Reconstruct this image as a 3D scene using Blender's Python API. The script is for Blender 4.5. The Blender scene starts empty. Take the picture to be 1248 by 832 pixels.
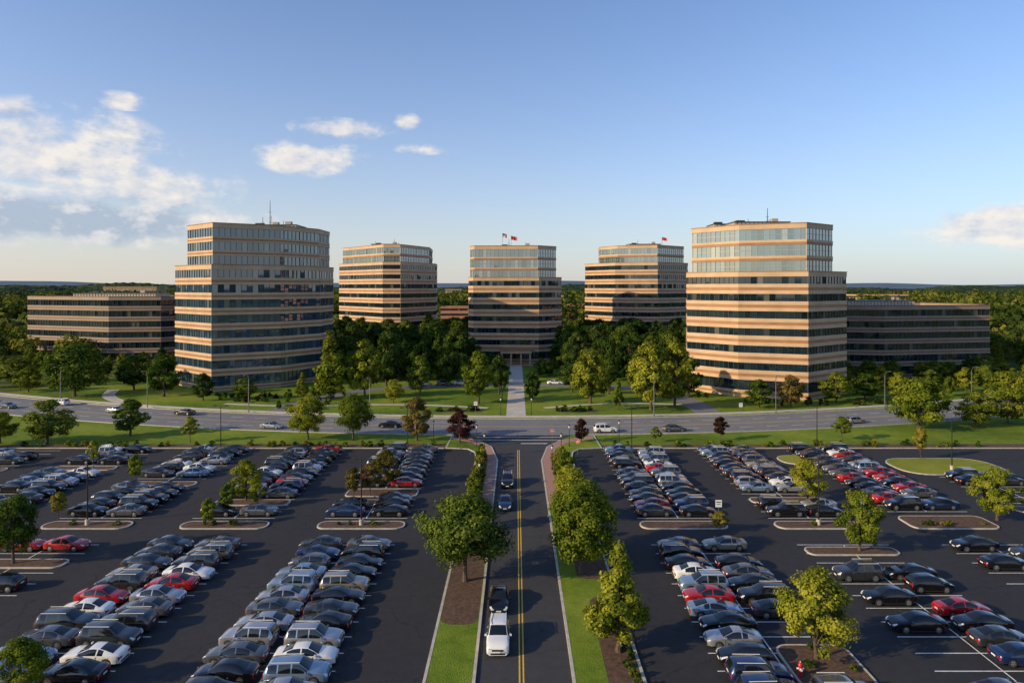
import bpy, math, random
import numpy as np
from mathutils import Vector
random.seed(7)
scene=bpy.context.scene
scene.view_settings.view_transform='Standard'
scene.view_settings.look='None'
scene.view_settings.exposure=0
COL=scene.collection
# ---------------------------------------------------------------- node helpers
def mth(nt,op,a,b=None,c=None,clamp=False):
    n=nt.nodes.new('ShaderNodeMath'); n.operation=op; n.use_clamp=clamp
    for i,x in enumerate((a,b,c)):
        if x is None: continue
        if isinstance(x,(int,float)): n.inputs[i].default_value=x
        else: nt.links.new(x,n.inputs[i])
    return n.outputs[0]
def noise(nt,vec,scale,detail=4,rough=.55):
    n=nt.nodes.new('ShaderNodeTexNoise'); n.inputs['Scale'].default_value=scale
    n.inputs['Detail'].default_value=detail; n.inputs['Roughness'].default_value=rough
    if vec is not None: nt.links.new(vec,n.inputs['Vector'])
    return n.outputs['Fac']
def ramp(nt,fac,stops):
    n=nt.nodes.new('ShaderNodeValToRGB'); e=n.color_ramp.elements
    while len(e)<len(stops): e.new(.5)
    for i,(p,c) in enumerate(stops):
        e[i].position=p; e[i].color=(c[0],c[1],c[2],1)
    nt.links.new(fac,n.inputs[0]); return n.outputs[0]
def mixc(nt,fac,a,b,mode='MIX'):
    n=nt.nodes.new('ShaderNodeMix'); n.data_type='RGBA'; n.blend_type=mode
    for s,x in ((n.inputs[0],fac),(n.inputs[6],a),(n.inputs[7],b)):
        if isinstance(x,(int,float)): s.default_value=x
        elif isinstance(x,tuple): s.default_value=(x[0],x[1],x[2],1)
        else: nt.links.new(x,s)
    return n.outputs[2]
def newmat(name):
    m=bpy.data.materials.new(name); m.use_nodes=True
    nt=m.node_tree; b=nt.nodes['Principled BSDF']
    g=nt.nodes.new('ShaderNodeNewGeometry')
    return m,nt,b,g.outputs['Position']
def setc(b,c): b.inputs['Base Color'].default_value=(c[0],c[1],c[2],1)
def pm(name,c,rough=.6,metal=0,var=.15,scale=1.0,bump=0,coat=0,ior=None,bscale=None):
    m,nt,b,pos=newmat(name)
    b.inputs['Roughness'].default_value=rough; b.inputs['Metallic'].default_value=metal
    if ior: b.inputs['IOR'].default_value=ior
    if coat:
        b.inputs['Coat Weight'].default_value=coat; b.inputs['Coat Roughness'].default_value=.04
    if var>0:
        f=noise(nt,pos,scale,3)
        col=ramp(nt,f,[(.3,tuple(x*(1-var) for x in c)),(.7,tuple(min(1,x*(1+var)) for x in c))])
        nt.links.new(col,b.inputs['Base Color'])
    else: setc(b,c)
    if bump:
        f2=noise(nt,pos,bscale or scale*8,3)
        bn=nt.nodes.new('ShaderNodeBump'); bn.inputs['Strength'].default_value=bump; bn.inputs['Distance'].default_value=.05
        nt.links.new(f2,bn.inputs['Height']); nt.links.new(bn.outputs[0],b.inputs['Normal'])
    return m
def asphalt(name,base,blue=1.0):
    m,nt,b,pos=newmat(name)
    f1=noise(nt,pos,.06,3,.6); f2=noise(nt,pos,1.1,3,.6); f3=noise(nt,pos,28,1)
    c1=ramp(nt,f1,[(.3,(base*.72,base*.73,base*.78*blue)),(.7,(base*1.3,base*1.28,base*1.28*blue))])
    c2=mixc(nt,.55,c1,ramp(nt,f2,[(.35,(base*.75,base*.75,base*.8)),(.65,(base*1.25,base*1.22,base*1.22))]))
    c3=mixc(nt,.3,c2,ramp(nt,f3,[(.4,(base*.5,base*.5,base*.5)),(.62,(base*2,base*2,base*2))]))
    v=nt.nodes.new('ShaderNodeTexVoronoi'); v.feature='DISTANCE_TO_EDGE'; v.inputs['Scale'].default_value=.085
    wn=nt.nodes.new('ShaderNodeTexNoise'); wn.inputs['Scale'].default_value=.5; nt.links.new(pos,wn.inputs['Vector'])
    ad=nt.nodes.new('ShaderNodeVectorMath'); ad.operation='MULTIPLY_ADD'; ad.inputs[1].default_value=(3,3,0)
    nt.links.new(wn.outputs['Color'],ad.inputs[0]); nt.links.new(pos,ad.inputs[2]); nt.links.new(ad.outputs[0],v.inputs['Vector'])
    crack=mth(nt,'LESS_THAN',v.outputs['Distance'],.0045)
    c4=mixc(nt,mth(nt,'MULTIPLY',crack,.4),c3,(base*.35,base*.35,base*.37))
    nt.links.new(c4,b.inputs['Base Color']); b.inputs['Roughness'].default_value=.82
    b.inputs['Specular IOR Level'].default_value=.25
    return m
def grassm(name,cols,s=1.0):
    m,nt,b,pos=newmat(name)
    f1=noise(nt,pos,.045*s,4,.6); f2=noise(nt,pos,.7*s,4,.65); f3=noise(nt,pos,9,2,.7)
    a=ramp(nt,f1,[(.36,cols[0]),(.5,cols[1]),(.64,cols[2])])
    b2=ramp(nt,f2,[(.3,cols[0]),(.7,cols[2])])
    c=mixc(nt,.4,a,b2)
    d=ramp(nt,f3,[(.3,(.45,.45,.45)),(.7,(1.0,1.0,1.0))])
    e=mixc(nt,.75,c,d,'MULTIPLY')
    e2=mixc(nt,1.0,e,(1.35,1.35,1.35),'MULTIPLY')
    nt.links.new(e2,b.inputs['Base Color']); b.inputs['Roughness'].default_value=.9
    b.inputs['Specular IOR Level'].default_value=.1
    bn=nt.nodes.new('ShaderNodeBump'); bn.inputs['Strength'].default_value=.7; bn.inputs['Distance'].default_value=.12
    nt.links.new(f3,bn.inputs['Height']); nt.links.new(bn.outputs[0],b.inputs['Normal'])
    return m
def leafm(name,dark,mid,bright):
    m=bpy.data.materials.new(name); m.use_nodes=True; nt=m.node_tree
    nt.nodes.remove(nt.nodes['Principled BSDF'])
    at=nt.nodes.new('ShaderNodeAttribute'); at.attribute_name='lv'
    oi=nt.nodes.new('ShaderNodeObjectInfo')
    c=ramp(nt,at.outputs['Fac'],[(.05,dark),(.5,mid),(.95,bright)])
    k=mth(nt,'MULTIPLY_ADD',oi.outputs['Random'],.75,.85)
    hs=nt.nodes.new('ShaderNodeHueSaturation'); nt.links.new(c,hs.inputs['Color']); nt.links.new(k,hs.inputs['Value'])
    nt.links.new(mth(nt,'MULTIPLY_ADD',oi.outputs['Random'],-.045,.512),hs.inputs['Hue'])
    hs.inputs['Saturation'].default_value=.95
    df=nt.nodes.new('ShaderNodeBsdfDiffuse'); nt.links.new(hs.outputs[0],df.inputs[0])
    tr=nt.nodes.new('ShaderNodeBsdfTranslucent'); nt.links.new(hs.outputs[0],tr.inputs[0])
    mx=nt.nodes.new('ShaderNodeMixShader'); mx.inputs[0].default_value=.3
    out=nt.nodes['Material Output']
    nt.links.new(df.outputs[0],mx.inputs[1]); nt.links.new(tr.outputs[0],mx.inputs[2]); nt.links.new(mx.outputs[0],out.inputs[0])
    return m
def glassm(name,c0,c1,blind,ior,rough=.04,cut=.88):
    m,nt,b,pos=newmat(name)
    at=nt.nodes.new('ShaderNodeAttribute'); at.attribute_name='lv'
    c=ramp(nt,at.outputs['Fac'],[(0,c0),(.7,c1),(cut,c1),(cut+.04,blind)])
    nt.links.new(c,b.inputs['Base Color']); b.inputs['Roughness'].default_value=rough
    b.inputs['IOR'].default_value=ior
    return m
# ---------------------------------------------------------------- mesh builder
class MB:
    def __init__(s): s.v=[];s.f=[];s.m=[];s.a=[]
    def face(s,pts,mat=0,val=0.):
        i=len(s.v); s.v.extend(pts); s.f.append(list(range(i,i+len(pts)))); s.m.append(mat); s.a.append(val)
    def box(s,c,d,mat=0,rot=0.,top=(1,1)):
        cr,sr=math.cos(rot),math.sin(rot); P=[]
        for z in(-.5,.5):
            k=top if z>0 else (1,1)
            for x,y in((-.5,-.5),(.5,-.5),(.5,.5),(-.5,.5)):
                X=x*d[0]*k[0];Y=y*d[1]*k[1]
                P.append((c[0]+X*cr-Y*sr,c[1]+X*sr+Y*cr,c[2]+z*d[2]))
        i=len(s.v); s.v+=P
        for q in((0,3,2,1),(4,5,6,7),(0,1,5,4),(1,2,6,5),(2,3,7,6),(3,0,4,7)):
            s.f.append([i+k for k in q]); s.m.append(mat); s.a.append(0.)
    def prism(s,poly,z0,z1,mat=0,topmat=None,bottom=False):
        n=len(poly); i=len(s.v)
        s.v+=[(p[0],p[1],z0) for p in poly]+[(p[0],p[1],z1) for p in poly]
        for k in range(n):
            j=(k+1)%n; s.f.append([i+k,i+j,i+n+j,i+n+k]); s.m.append(mat); s.a.append(0.)
        s.f.append([i+n+k for k in range(n)]); s.m.append(mat if topmat is None else topmat); s.a.append(0.)
        if bottom: s.f.append([i+k for k in reversed(range(n))]); s.m.append(mat); s.a.append(0.)
    def ring(s,po,pi,z0,z1,mat=0):
        n=len(po)
        for k in range(n):
            j=(k+1)%n; a,b,c,d=po[k],po[j],pi[j],pi[k]
            s.face([(a[0],a[1],z1),(b[0],b[1],z1),(c[0],c[1],z1),(d[0],d[1],z1)],mat)
            s.face([(a[0],a[1],z0),(b[0],b[1],z0),(b[0],b[1],z1),(a[0],a[1],z1)],mat)
            s.face([(c[0],c[1],z0),(d[0],d[1],z0),(d[0],d[1],z1),(c[0],c[1],z1)],mat)
            s.face([(a[0],a[1],z0),(d[0],d[1],z0),(c[0],c[1],z0),(b[0],b[1],z0)],mat)
    def tube(s,pts,rad,n=8,mat=0,cap=True):
        base=len(s.v)
        for k,p in enumerate(pts):
            p=Vector(p)
            d=(Vector(pts[min(k+1,len(pts)-1)])-Vector(pts[max(k-1,0)])).normalized()
            u=d.cross(Vector((0,0,1)) if abs(d.z)<.95 else Vector((1,0,0))).normalized(); w=d.cross(u)
            for q in range(n):
                t=2*math.pi*q/n; s.v.append(tuple(p+(u*math.cos(t)+w*math.sin(t))*rad[k]))
        for k in range(len(pts)-1):
            for q in range(n):
                r=(q+1)%n; s.f.append([base+k*n+q,base+k*n+r,base+(k+1)*n+r,base+(k+1)*n+q]); s.m.append(mat); s.a.append(0.)
        if cap:
            s.f.append([base+q for q in range(n)]); s.m.append(mat); s.a.append(0.)
            e=base+(len(pts)-1)*n; s.f.append([e+q for q in range(n)]); s.m.append(mat); s.a.append(0.)
    def mesh(s,name,mats,smooth=None,attr=False):
        me=bpy.data.meshes.new(name); me.from_pydata(s.v,[],s.f)
        for m in mats: me.materials.append(m)
        me.polygons.foreach_set('material_index',s.m)
        if attr:
            a=me.attributes.new('lv','FLOAT','FACE'); a.data.foreach_set('value',s.a)
        if smooth:
            me.polygons.foreach_set('use_smooth',[True]*len(s.f)); me.update()
            me.set_sharp_from_angle(angle=math.radians(smooth))
        me.update(); return me
    def obj(s,name,mats,smooth=None,attr=False,parent=None,loc=(0,0,0)):
        return place(name,s.mesh(name,mats,smooth,attr),loc,parent=parent)
def place(name,me,loc=(0,0,0),rz=0,sc=(1,1,1),parent=None):
    o=bpy.data.objects.new(name,me); o.location=loc; o.rotation_euler=(0,0,rz); o.scale=sc
    COL.objects.link(o)
    if parent: o.parent=parent
    return o
def inset(poly,d):
    n=len(poly); L=[]
    for k in range(n):
        a,b=poly[k],poly[(k+1)%n]; dx,dy=b[0]-a[0],b[1]-a[1]; l=math.hypot(dx,dy)
        nx,ny=-dy/l,dx/l; L.append((a[0]+nx*d,a[1]+ny*d,dx,dy))
    out=[]
    for k in range(n):
        x1,y1,a1,b1=L[k-1]; x2,y2,a2,b2=L[k]; den=a1*b2-b1*a2
        if abs(den)<1e-6: out.append((x2,y2)); continue
        t=((x2-x1)*b2-(y2-y1)*a2)/den; out.append((x1+a1*t,y1+b1*t))
    return out
def inpoly(x,y,p):
    c=False
    for k in range(len(p)):
        a,b=p[k-1],p[k]
        if (a[1]>y)!=(b[1]>y) and x<(b[0]-a[0])*(y-a[1])/(b[1]-a[1])+a[0]: c=not c
    return c
def sheet(name,poly,z,mat):
    mb=MB(); mb.face([(x,y,z) for x,y in poly],0); return mb.obj(name,[mat])
def strip(name,pts,w,z,mat,off=0,h=0,parent=None):
    mb=MB(); L=[];R=[]
    for k,p in enumerate(pts):
        a=pts[max(k-1,0)];b=pts[min(k+1,len(pts)-1)];dx,dy=b[0]-a[0],b[1]-a[1];l=math.hypot(dx,dy);nx,ny=-dy/l,dx/l
        L.append((p[0]+nx*(off+w/2),p[1]+ny*(off+w/2)));R.append((p[0]+nx*(off-w/2),p[1]+ny*(off-w/2)))
    for k in range(len(pts)-1):
        q=[R[k],R[k+1],L[k+1],L[k]]
        mb.face([(x,y,z+h) for x,y in q])
        if h:
            mb.face([(R[k][0],R[k][1],z),(R[k+1][0],R[k+1][1],z),(R[k+1][0],R[k+1][1],z+h),(R[k][0],R[k][1],z+h)])
            mb.face([(L[k+1][0],L[k+1][1],z),(L[k][0],L[k][1],z),(L[k][0],L[k][1],z+h),(L[k+1][0],L[k+1][1],z+h)])
    return mb.obj(name,[mat],parent=parent)
def smooth_pts(pts,n=2):
    for _ in range(n):
        q=[pts[0]]
        for a,b in zip(pts[:-1],pts[1:]):
            q+=[(a[0]*.75+b[0]*.25,a[1]*.75+b[1]*.25),(a[0]*.25+b[0]*.75,a[1]*.25+b[1]*.75)]
        q.append(pts[-1]); pts=q
    return pts
# ---------------------------------------------------------------- materials
M_lot=asphalt('lot_asphalt',.031,1.25)
M_road=asphalt('road_asphalt',.048,1.1)
M_xroad=asphalt('old_asphalt',.18,.97)
M_lawn=grassm('lawn_grass',[(.06,.115,.012),(.13,.2,.018),(.24,.28,.035)])
M_grass2=grassm('dry_lawn',[(.16,.19,.025),(.24,.27,.03),(.3,.28,.05)])
M_ground=grassm('field_ground',[(.045,.075,.014),(.085,.12,.018),(.18,.18,.035)],.3)
M_mulch=pm('mulch',(.1,.055,.033),.95,var=.45,scale=3,bump=.8,bscale=14)
M_kerb=pm('kerb_concrete',(.46,.42,.36),.85,var=.2,scale=1.5)
M_conc=pm('path_concrete',(.5,.46,.4),.85,var=.15,scale=.5)
M_white=pm('line_paint_white',(.74,.74,.72),.7,var=.25,scale=4)
M_yellow=pm('line_paint_yellow',(.68,.44,.04),.7,var=.2,scale=4)
M_brick,nt,b,pos=newmat('paving_brick')
br=nt.nodes.new('ShaderNodeTexBrick'); br.inputs['Scale'].default_value=2.5
br.inputs['Color1'].default_value=(.42,.2,.14,1);br.inputs['Color2'].default_value=(.34,.16,.12,1);br.inputs['Mortar'].default_value=(.38,.3,.26,1)
nt.links.new(pos,br.inputs['Vector']); nt.links.new(br.outputs[0],b.inputs['Base Color']); b.inputs['Roughness'].default_value=.85
M_beige=pm('precast_beige',(.52,.36,.225),.75,var=.12,scale=.25,bump=.1,bscale=5)
M_brown=pm('granite_brown',(.33,.155,.065),.55,var=.15,scale=.3)
M_beige2=pm('precast_tan',(.3,.215,.155),.75,var=.1,scale=.25)
M_brown2=pm('granite_dark',(.16,.09,.06),.6,var=.15,scale=.3)
M_glass=glassm('ribbon_glass',(.004,.01,.016),(.012,.026,.038),(.1,.1,.085),1.85,.03,.93)
M_glassL=glassm('blue_glass',(.015,.036,.06),(.04,.08,.12),(.14,.16,.16),2.2,.02,.92)
M_glass2=glassm('curtain_glass',(.04,.085,.095),(.1,.17,.18),(.22,.26,.24),2.9,.03)
M_mull=pm('mullion_metal',(.07,.07,.07),.45,.6,var=0)
M_mull2=pm('mullion_light',(.4,.35,.27),.45,.3,var=0)
M_roof=pm('roof_gravel',(.3,.28,.26),.9,var=.2,scale=1)
M_pent=pm('penthouse_panel',(.4,.34,.27),.6,.1,var=.1,scale=.5)
M_metal=pm('pole_metal',(.25,.25,.25),.4,.7,var=0)
M_dkmetal=pm('lamp_bronze',(.035,.03,.027),.45,.4,var=0)
M_lens=pm('lamp_lens',(.75,.73,.68),.3,var=0)
M_red=pm('sign_red',(.5,.02,.02),.4,var=0)
M_wht=pm('sign_white',(.78,.78,.76),.4,var=0)
M_blue=pm('flag_blue',(.02,.04,.2),.6,var=0)
M_bark=pm('bark',(.085,.06,.042),.9,var=.35,scale=4)
L_dark=leafm('foliage_dark',(.01,.025,.006),(.032,.068,.012),(.085,.13,.018))
L_mid=leafm('foliage_mid',(.018,.042,.006),(.062,.11,.012),(.14,.18,.02))
L_bright=leafm('foliage_bright',(.04,.07,.006),(.135,.175,.01),(.25,.27,.02))
L_yel=leafm('foliage_yellow',(.08,.08,.01),(.19,.18,.014),(.3,.26,.028))
L_red=leafm('foliage_red',(.016,.009,.008),(.045,.018,.014),(.09,.04,.022))
L_brn=leafm('foliage_olive',(.045,.045,.01),(.11,.1,.018),(.19,.15,.03))
# ---------------------------------------------------------------- ground, lots, roads
sheet('ground',[(-30000,-30000),(30000,-30000),(30000,30000),(-30000,30000)],0,M_ground)
sheet('lawn',[(-135,125),(135,125),(150,175),(125,262),(-125,262),(-150,175)],.004,M_lawn)
sheet('parking_lot_pavement',[(-102,-60),(-7.1,-60),(-7.1,127),(-102,127)],.008,M_lot)
sheet('parking_lot_pavement',[(9.9,-60),(102,-60),(102,127),(9.9,127)],.008,M_lot)
sheet('road',[(-3.1,-60),(4.3,-60),(4.3,118),(5.6,128),(8.6,134),(12,139.5),(-11,139.5),(-7.6,134),(-4.6,128),(-3.1,118)],.010,M_road)
def yc(x):
    ax=abs(x); return 147+.0016*ax*ax if ax<130 else 147+.0016*130*130+.416*(ax-130)
cr=[(x,yc(x)) for x in range(-420,421,12)]
strip('cross_road',cr,17,.014,M_xroad)
strip('sidewalk',[p for p in cr if abs(p[0])<240],1.8,.004,M_conc,off=11.2,h=.12)
strip('kerb',[p for p in cr if abs(p[0])<240],.25,.0,M_kerb,off=8.62,h=.14)
for side in(-1,1):
    strip('kerb',[(x,yc(x)) for x in ([-240+ i*9.1 for i in range(26)] if side<0 else [12.5+i*9.1 for i in range(26)])],.25,0,M_kerb,off=-8.62,h=.14)
for o in(-.15,.15): strip('road_marking',cr,.12,.018,M_yellow,off=o)
for o in(-4.1,4.1):
    mb=MB()
    for k in range(-60,61):
        x=k*6.0; y=yc(x)+o; y2=yc(x+3)+o
        if abs(x)<8: continue
        mb.face([(x,y-.08,.018),(x+3,y2-.08,.018),(x+3,y2+.08,.018),(x,y+.08,.018)])
    mb.obj('road_marking',[M_white])
mb=MB()
for o in(.27,.57): mb.face([(o-.06,-60,.014),(o+.06,-60,.014),(o+.06,126,.014),(o-.06,126,.014)],0)
mb.obj('road_marking',[M_yellow])
mb=MB()
mb.face([(.9,131,.0142),(5.9,131,.0142),(6.1,131.4,.0142),(.9,131.4,.0142)])
for y in (134,136.6): mb.face([(-8,y,.0142),(9,y,.0142),(9,y+.25,.0142),(-8,y+.25,.0142)])
mb.obj('crosswalk_marking',[M_white])
def roundrect(x0,x1,y0,y1,r,n=5):
    P=[]
    for cx,cy,a0 in((x1-r,y0+r,-90),(x1-r,y1-r,0),(x0+r,y1-r,90),(x0+r,y0+r,180)):
        for k in range(n+1):
            t=math.radians(a0+90*k/n); P.append((cx+r*math.cos(t),cy+r*math.sin(t)))
    return P
def island(name,poly,fill,kw=.18):
    mb=MB(); inn=inset(poly,kw)
    mb.ring(poly,inn,0,.15,0)
    mb.face([(x,y,.135) for x,y in inn],1)
    return mb.obj(name,[M_kerb,fill])
mL=[(-3.1,-60),(-3.1,118),(-4.5,128),(-7.4,133.5),(-13,137.6),(-13.2,127.2),(-9,126.4),(-7.6,124),(-7.1,120),(-7.1,-60)]
mR=[(4.3,-60),(9.9,-60),(9.9,120),(10.4,124),(11.8,126.4),(16,127.2),(15.8,137.6),(8.6,133.5),(5.7,128),(4.3,118)]
island('road_median',mL,M_lawn,.24); island('road_median',mR,M_lawn,.24)
sheet('mulch_bed',roundrect(-6.8,-3.45,60.5,90,1.2),.141,M_mulch)
sheet('mulch_bed',roundrect(7.0,9.6,46,66,1.2),.141,M_mulch)
sheet('mulch_bed',roundrect(6.3,9.6,70,118,1.2),.141,M_mulch)
sheet('mulch_bed',roundrect(-6.8,-5.0,91,120,.8),.141,M_mulch)
sheet('brick_walk',[(-4.75,94),(-3.4,94),(-3.35,118),(-4.75,128.2),(-7.6,133),(-12.6,136.9),(-12.7,134.8),(-8.6,131.4),(-6.1,126.5),(-4.9,118)],.146,M_brick)
sheet('brick_walk',[(4.6,94),(6.0,94),(6.1,118),(7.3,126.5),(9.8,131.4),(15.3,134.8),(15.4,136.9),(8.9,133),(6.0,128.2),(4.6,118)],.146,M_brick)
for x0,x1 in((-102,-13.4),(16.2,102)):
    mb=MB(); mb.box(((x0+x1)/2,127.15,.075),(x1-x0,.25,.15)); mb.obj('kerb',[M_kerb])
    sheet('mulch_bed',[(x0,127.4),(x1,127.4),(x1,131),(x0,130)],.009,M_mulch)
for x in(-102.1,102.1):
    mb=MB(); mb.box((x,33,.075),(.25,188,.15)); mb.obj('kerb',[M_kerb])
strip('walkway',[(0,158.5),(0,200),(0,266)],4.6,.012,M_conc)
strip('walkway',smooth_pts([(-84,162.5),(-95,172),(-112,186),(-118,200)]),3.2,.012,M_conc)
strip('walkway',smooth_pts([(-7,170),(-30,176),(-58,172),(-75,176)]),1.8,.0125,M_conc)
strip('walkway',smooth_pts([(7,170),(25,178),(48,174)]),1.8,.0125,M_conc)
strip('drive_road',smooth_pts([(-57,158),(-56,178),(-46,199),(-25,208),(0,211),(25,208),(42,199),(46,178),(46,158)]),6.5,.016,M_xroad)
strip('drive_road',smooth_pts([(-240,222),(-170,200),(-128,178),(-112,167)]),8,.0165,M_xroad)
strip('drive_road',smooth_pts([(240,215),(180,198),(140,182),(116,168)]),8,.0165,M_xroad)
for a in [(-60,-48,166,169),(10,20,164,167),(-20,-8,164,167)]:
    sheet('mulch_bed',roundrect(*a,1.2),.010,M_mulch)
# ---------------------------------------------------------------- trees
rngs=np.random.RandomState
def tree_mesh(name,h,w,th,shape,ncl,nl,leaf,seed,trunk=True,tr=.022):
    r=rngs(seed); mb=MB()
    def env(t):
        if shape=='round': return max(.05,(1-abs(2*t-.85)**2.3/1.6))*.98 if t<.93 else .45
        if shape=='conic': return max(.06,(1-t)**.75*min(1,.55+t*3))
        if shape=='wide': return max(.1,math.sqrt(max(0,1-(t*1.0)**2.2)))*min(1,.62+t*1.5)
        if shape=='oval': return max(.08,math.sin(math.pi*min(.98,(.12+t*.86)))**.7)
    C=[];CR=[]
    lop=r.uniform(.75,1.15,7)
    for k in range(ncl):
        t=r.rand()**(.9 if shape!='conic' else 1.25); a=r.rand()*2*math.pi
        l=np.interp(a/(2*math.pi)*7,range(8),list(lop)+[lop[0]])
        cr_=w*r.uniform(.065,.14)*(1 if shape!='conic' else (1.15-.5*t))
        R=max(0.02,env(t)*w/2*l-cr_*.6)*(r.rand()**.4)
        C.append((R*math.cos(a),R*math.sin(a),th+(h-th)*(t*.93+.03)+r.uniform(-.02,.02)*h)); CR.append(cr_)
    C=np.array(C);CR=np.array(CR)
    if trunk:
        tw=h*tr; top=h*.72
        pts=[(0,0,-.1),(0,0,.25*th),(r.uniform(-.1,.1),r.uniform(-.1,.1),th),(r.uniform(-.2,.2),r.uniform(-.2,.2),(th+top)/2),(0,0,top)]
        mb.tube(pts,[tw*1.5,tw*1.05,tw*.85,tw*.55,tw*.2],8,0)
        for k in range(14):
            c=C[r.randint(len(C))]; z0=th*.85+(c[2]-th*.85)*r.uniform(.1,.55); z0=min(z0,top*.9)
            mid=(c[0]*.5,c[1]*.5,z0+(c[2]-z0)*.62)
            mb.tube([(0,0,z0),mid,tuple(c)],[tw*.42,tw*.26,tw*.08],5,0,cap=False)
    ci=r.choice(len(C),nl,p=(CR**2)/(CR**2).sum())
    d=r.normal(size=(nl,3)); d/=np.linalg.norm(d,axis=1)[:,None]
    p=C[ci]+d*(CR[ci]*(r.rand(nl)**.45)*r.uniform(.85,1.25,nl))[:,None]*np.array([1,1,.8])
    cen=np.array([0,0,th+(h-th)*.4]); o=p-cen; o/=np.linalg.norm(o,axis=1)[:,None]+1e-6
    n=d*.8+o*.7+r.normal(size=(nl,3))*.42+np.array([0,0,.3]); n/=np.linalg.norm(n,axis=1)[:,None]
    u=np.cross(n,r.normal(size=(nl,3))); u/=np.linalg.norm(u,axis=1)[:,None]; v=np.cross(n,u)
    L=(leaf*r.uniform(.65,1.3,nl))[:,None]
    q=np.stack([p+u*L*.55,p+v*L*.36+u*L*.05,p-u*L*.5,p-v*L*.34],1).reshape(-1,3)
    cv=r.rand(len(C)); val=np.clip(cv[ci]*.55+r.rand(nl)*.45,0,1)
    i0=len(mb.v); mb.v+=[tuple(x) for x in q.tolist()]
    mb.f+=[[i0+4*k,i0+4*k+1,i0+4*k+2,i0+4*k+3] for k in range(nl)]; mb.m+=[1]*nl; mb.a+=val.tolist()
    return mb.mesh(name,[M_bark,L_mid],None,True)
TM={
 'nr1':(tree_mesh('near_round_a',8,9,2.0,'round',85,15000,.26,1),8,9),
 'nr2':(tree_mesh('near_round_b',8,8,1.7,'round',75,14000,.26,2),8,8),
 'nc1':(tree_mesh('near_cone_a',8,5,1.2,'conic',65,11000,.23,3),8,5),
 'nc2':(tree_mesh('near_oval_b',6.5,5.4,.9,'oval',65,11000,.21,4),6.5,5.4),
 'nc3':(tree_mesh('near_oval_c',6.5,5.4,.9,'oval',48,11000,.21,24),6.5,5.4),
 'fr1':(tree_mesh('far_round_a',13,11,2.2,'round',70,6500,.55,5),13,11),
 'fr2':(tree_mesh('far_round_b',13,10,1.8,'oval',60,6000,.55,6),13,10),
 'fr3':(tree_mesh('far_wide_c',11,13,2.0,'wide',75,7000,.55,7),11,13),
 'fr4':(tree_mesh('far_round_e',12,10,1.8,'round',40,6000,.55,15),12,10),
 'fc1':(tree_mesh('far_cone_d',13,7,1.2,'conic',70,6000,.45,8),13,7),
 'sm':(tree_mesh('small_tree_e',4,3,1.1,'oval',34,4500,.17,9,tr=.014),4,3),
 'sh1':(tree_mesh('shrub_a',1.2,1.5,.05,'wide',26,1600,.15,10,trunk=False),1.2,1.5),
 'sh2':(tree_mesh('shrub_b',1.3,1.3,.03,'oval',24,1600,.15,11,trunk=False),1.3,1.3),
}
def tree(kind,x,y,h,w,mat,name=None,z=.0):
    me,mh,mw=TM[kind]
    nm=name or ('shrub' if kind.startswith('sh') else ('conifer_tree' if kind=='fc1' else 'tree'))
    o=place(nm,me,(x,y,z),random.uniform(0,6.28),(w/mw,w/mw*random.uniform(.92,1.08),h/mh))
    s=o.material_slots[1]; s.link='OBJECT'; s.material=mat
    return o
tree('nr1',-5.2,69.5,8.5,12.6,L_mid,z=.13)
tree('nr2',6.8,71.5,8.9,9.6,L_bright,z=.13)
tree('nr1',7.9,77,7.8,8.0,L_mid,z=.13)
tree('nc1',8.4,56,9.2,6.6,L_bright,z=.13)
tree('nr2',7.2,87,6.4,7.0,L_bright,z=.13)
tree('nc2',-5.4,84,4.8,4.2,L_bright,z=.13)
tree('sm',7.4,95,5.2,5,L_bright,z=.13)
tree('sm',7.6,104,4.8,4.6,L_bright,z=.13)
tree('sm',-5.9,96,3.8,3.4,L_bright,z=.13)
random.seed(3)
for i in range(34):
    y=88+i*1.0
    tree(random.choice(['sh1','sh2']),-6.05+random.uniform(-.3,.3),y,random.uniform(1.3,2.3),random.uniform(1.6,2.3),random.choice([L_bright,L_bright,L_yel,L_yel,L_mid]),z=.13)
for i in range(40):
    y=78+i*1.05
    tree(random.choice(['sh1','sh2']),7.2+random.uniform(-.6,.9),y,random.uniform(1.2,2.3),random.uniform(1.6,2.4),random.choice([L_bright,L_bright,L_yel,L_yel,L_mid]),z=.13)
for i in range(14):
    tree('sh1',9.0+random.uniform(-.3,.3),47+i*1.35,.8,1.0,random.choice([L_mid,L_dark]),z=.13)
LT=[(24.2,55,7.2,6.2,'nc2',L_bright),(39,77.5,6.8,5.8,'nc3',L_bright),(41,96,5.8,5.4,'nc2',L_bright),(62.0,88,6.7,6.4,'nc3',L_bright),
 (24.8,83.2,2.6,2.8,'sm',L_yel),(-38,96,5.6,4.8,'nc2',L_bright),(-35.3,93,3.2,3.3,'sm',L_bright),(-38.3,85,3.6,3.0,'sm',L_bright),(-38.5,91,3.6,3.2,'sm',L_mid),
 (-58,104,4.4,3.4,'sm',L_bright),(-59,88,3.5,3.0,'sm',L_yel),(-21,98,4.6,4.2,'sm',L_brn),(-19.6,103,5.4,5,'nc2',L_brn),(-23,96.5,4.4,3.4,'sm',L_brn),
 (-54.5,74,7.2,6.4,'nr2',L_mid),(-36,49.5,4.4,4.2,'nc2',L_bright),(-70,113,4.6,2.8,'sm',L_bright),(70.5,119,5.6,3,'sm',L_yel),(72.3,92,4,3.2,'sm',L_bright),(-88,112,5,4,'sm',L_mid)]
ROWS=[-19.5,-36.7,-54,-71.5,-89,21.1,38.1,55.0,72.3]
for x,y,h,w,k,m in LT: tree(k,x,y,h,w,m,z=.1)
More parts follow.
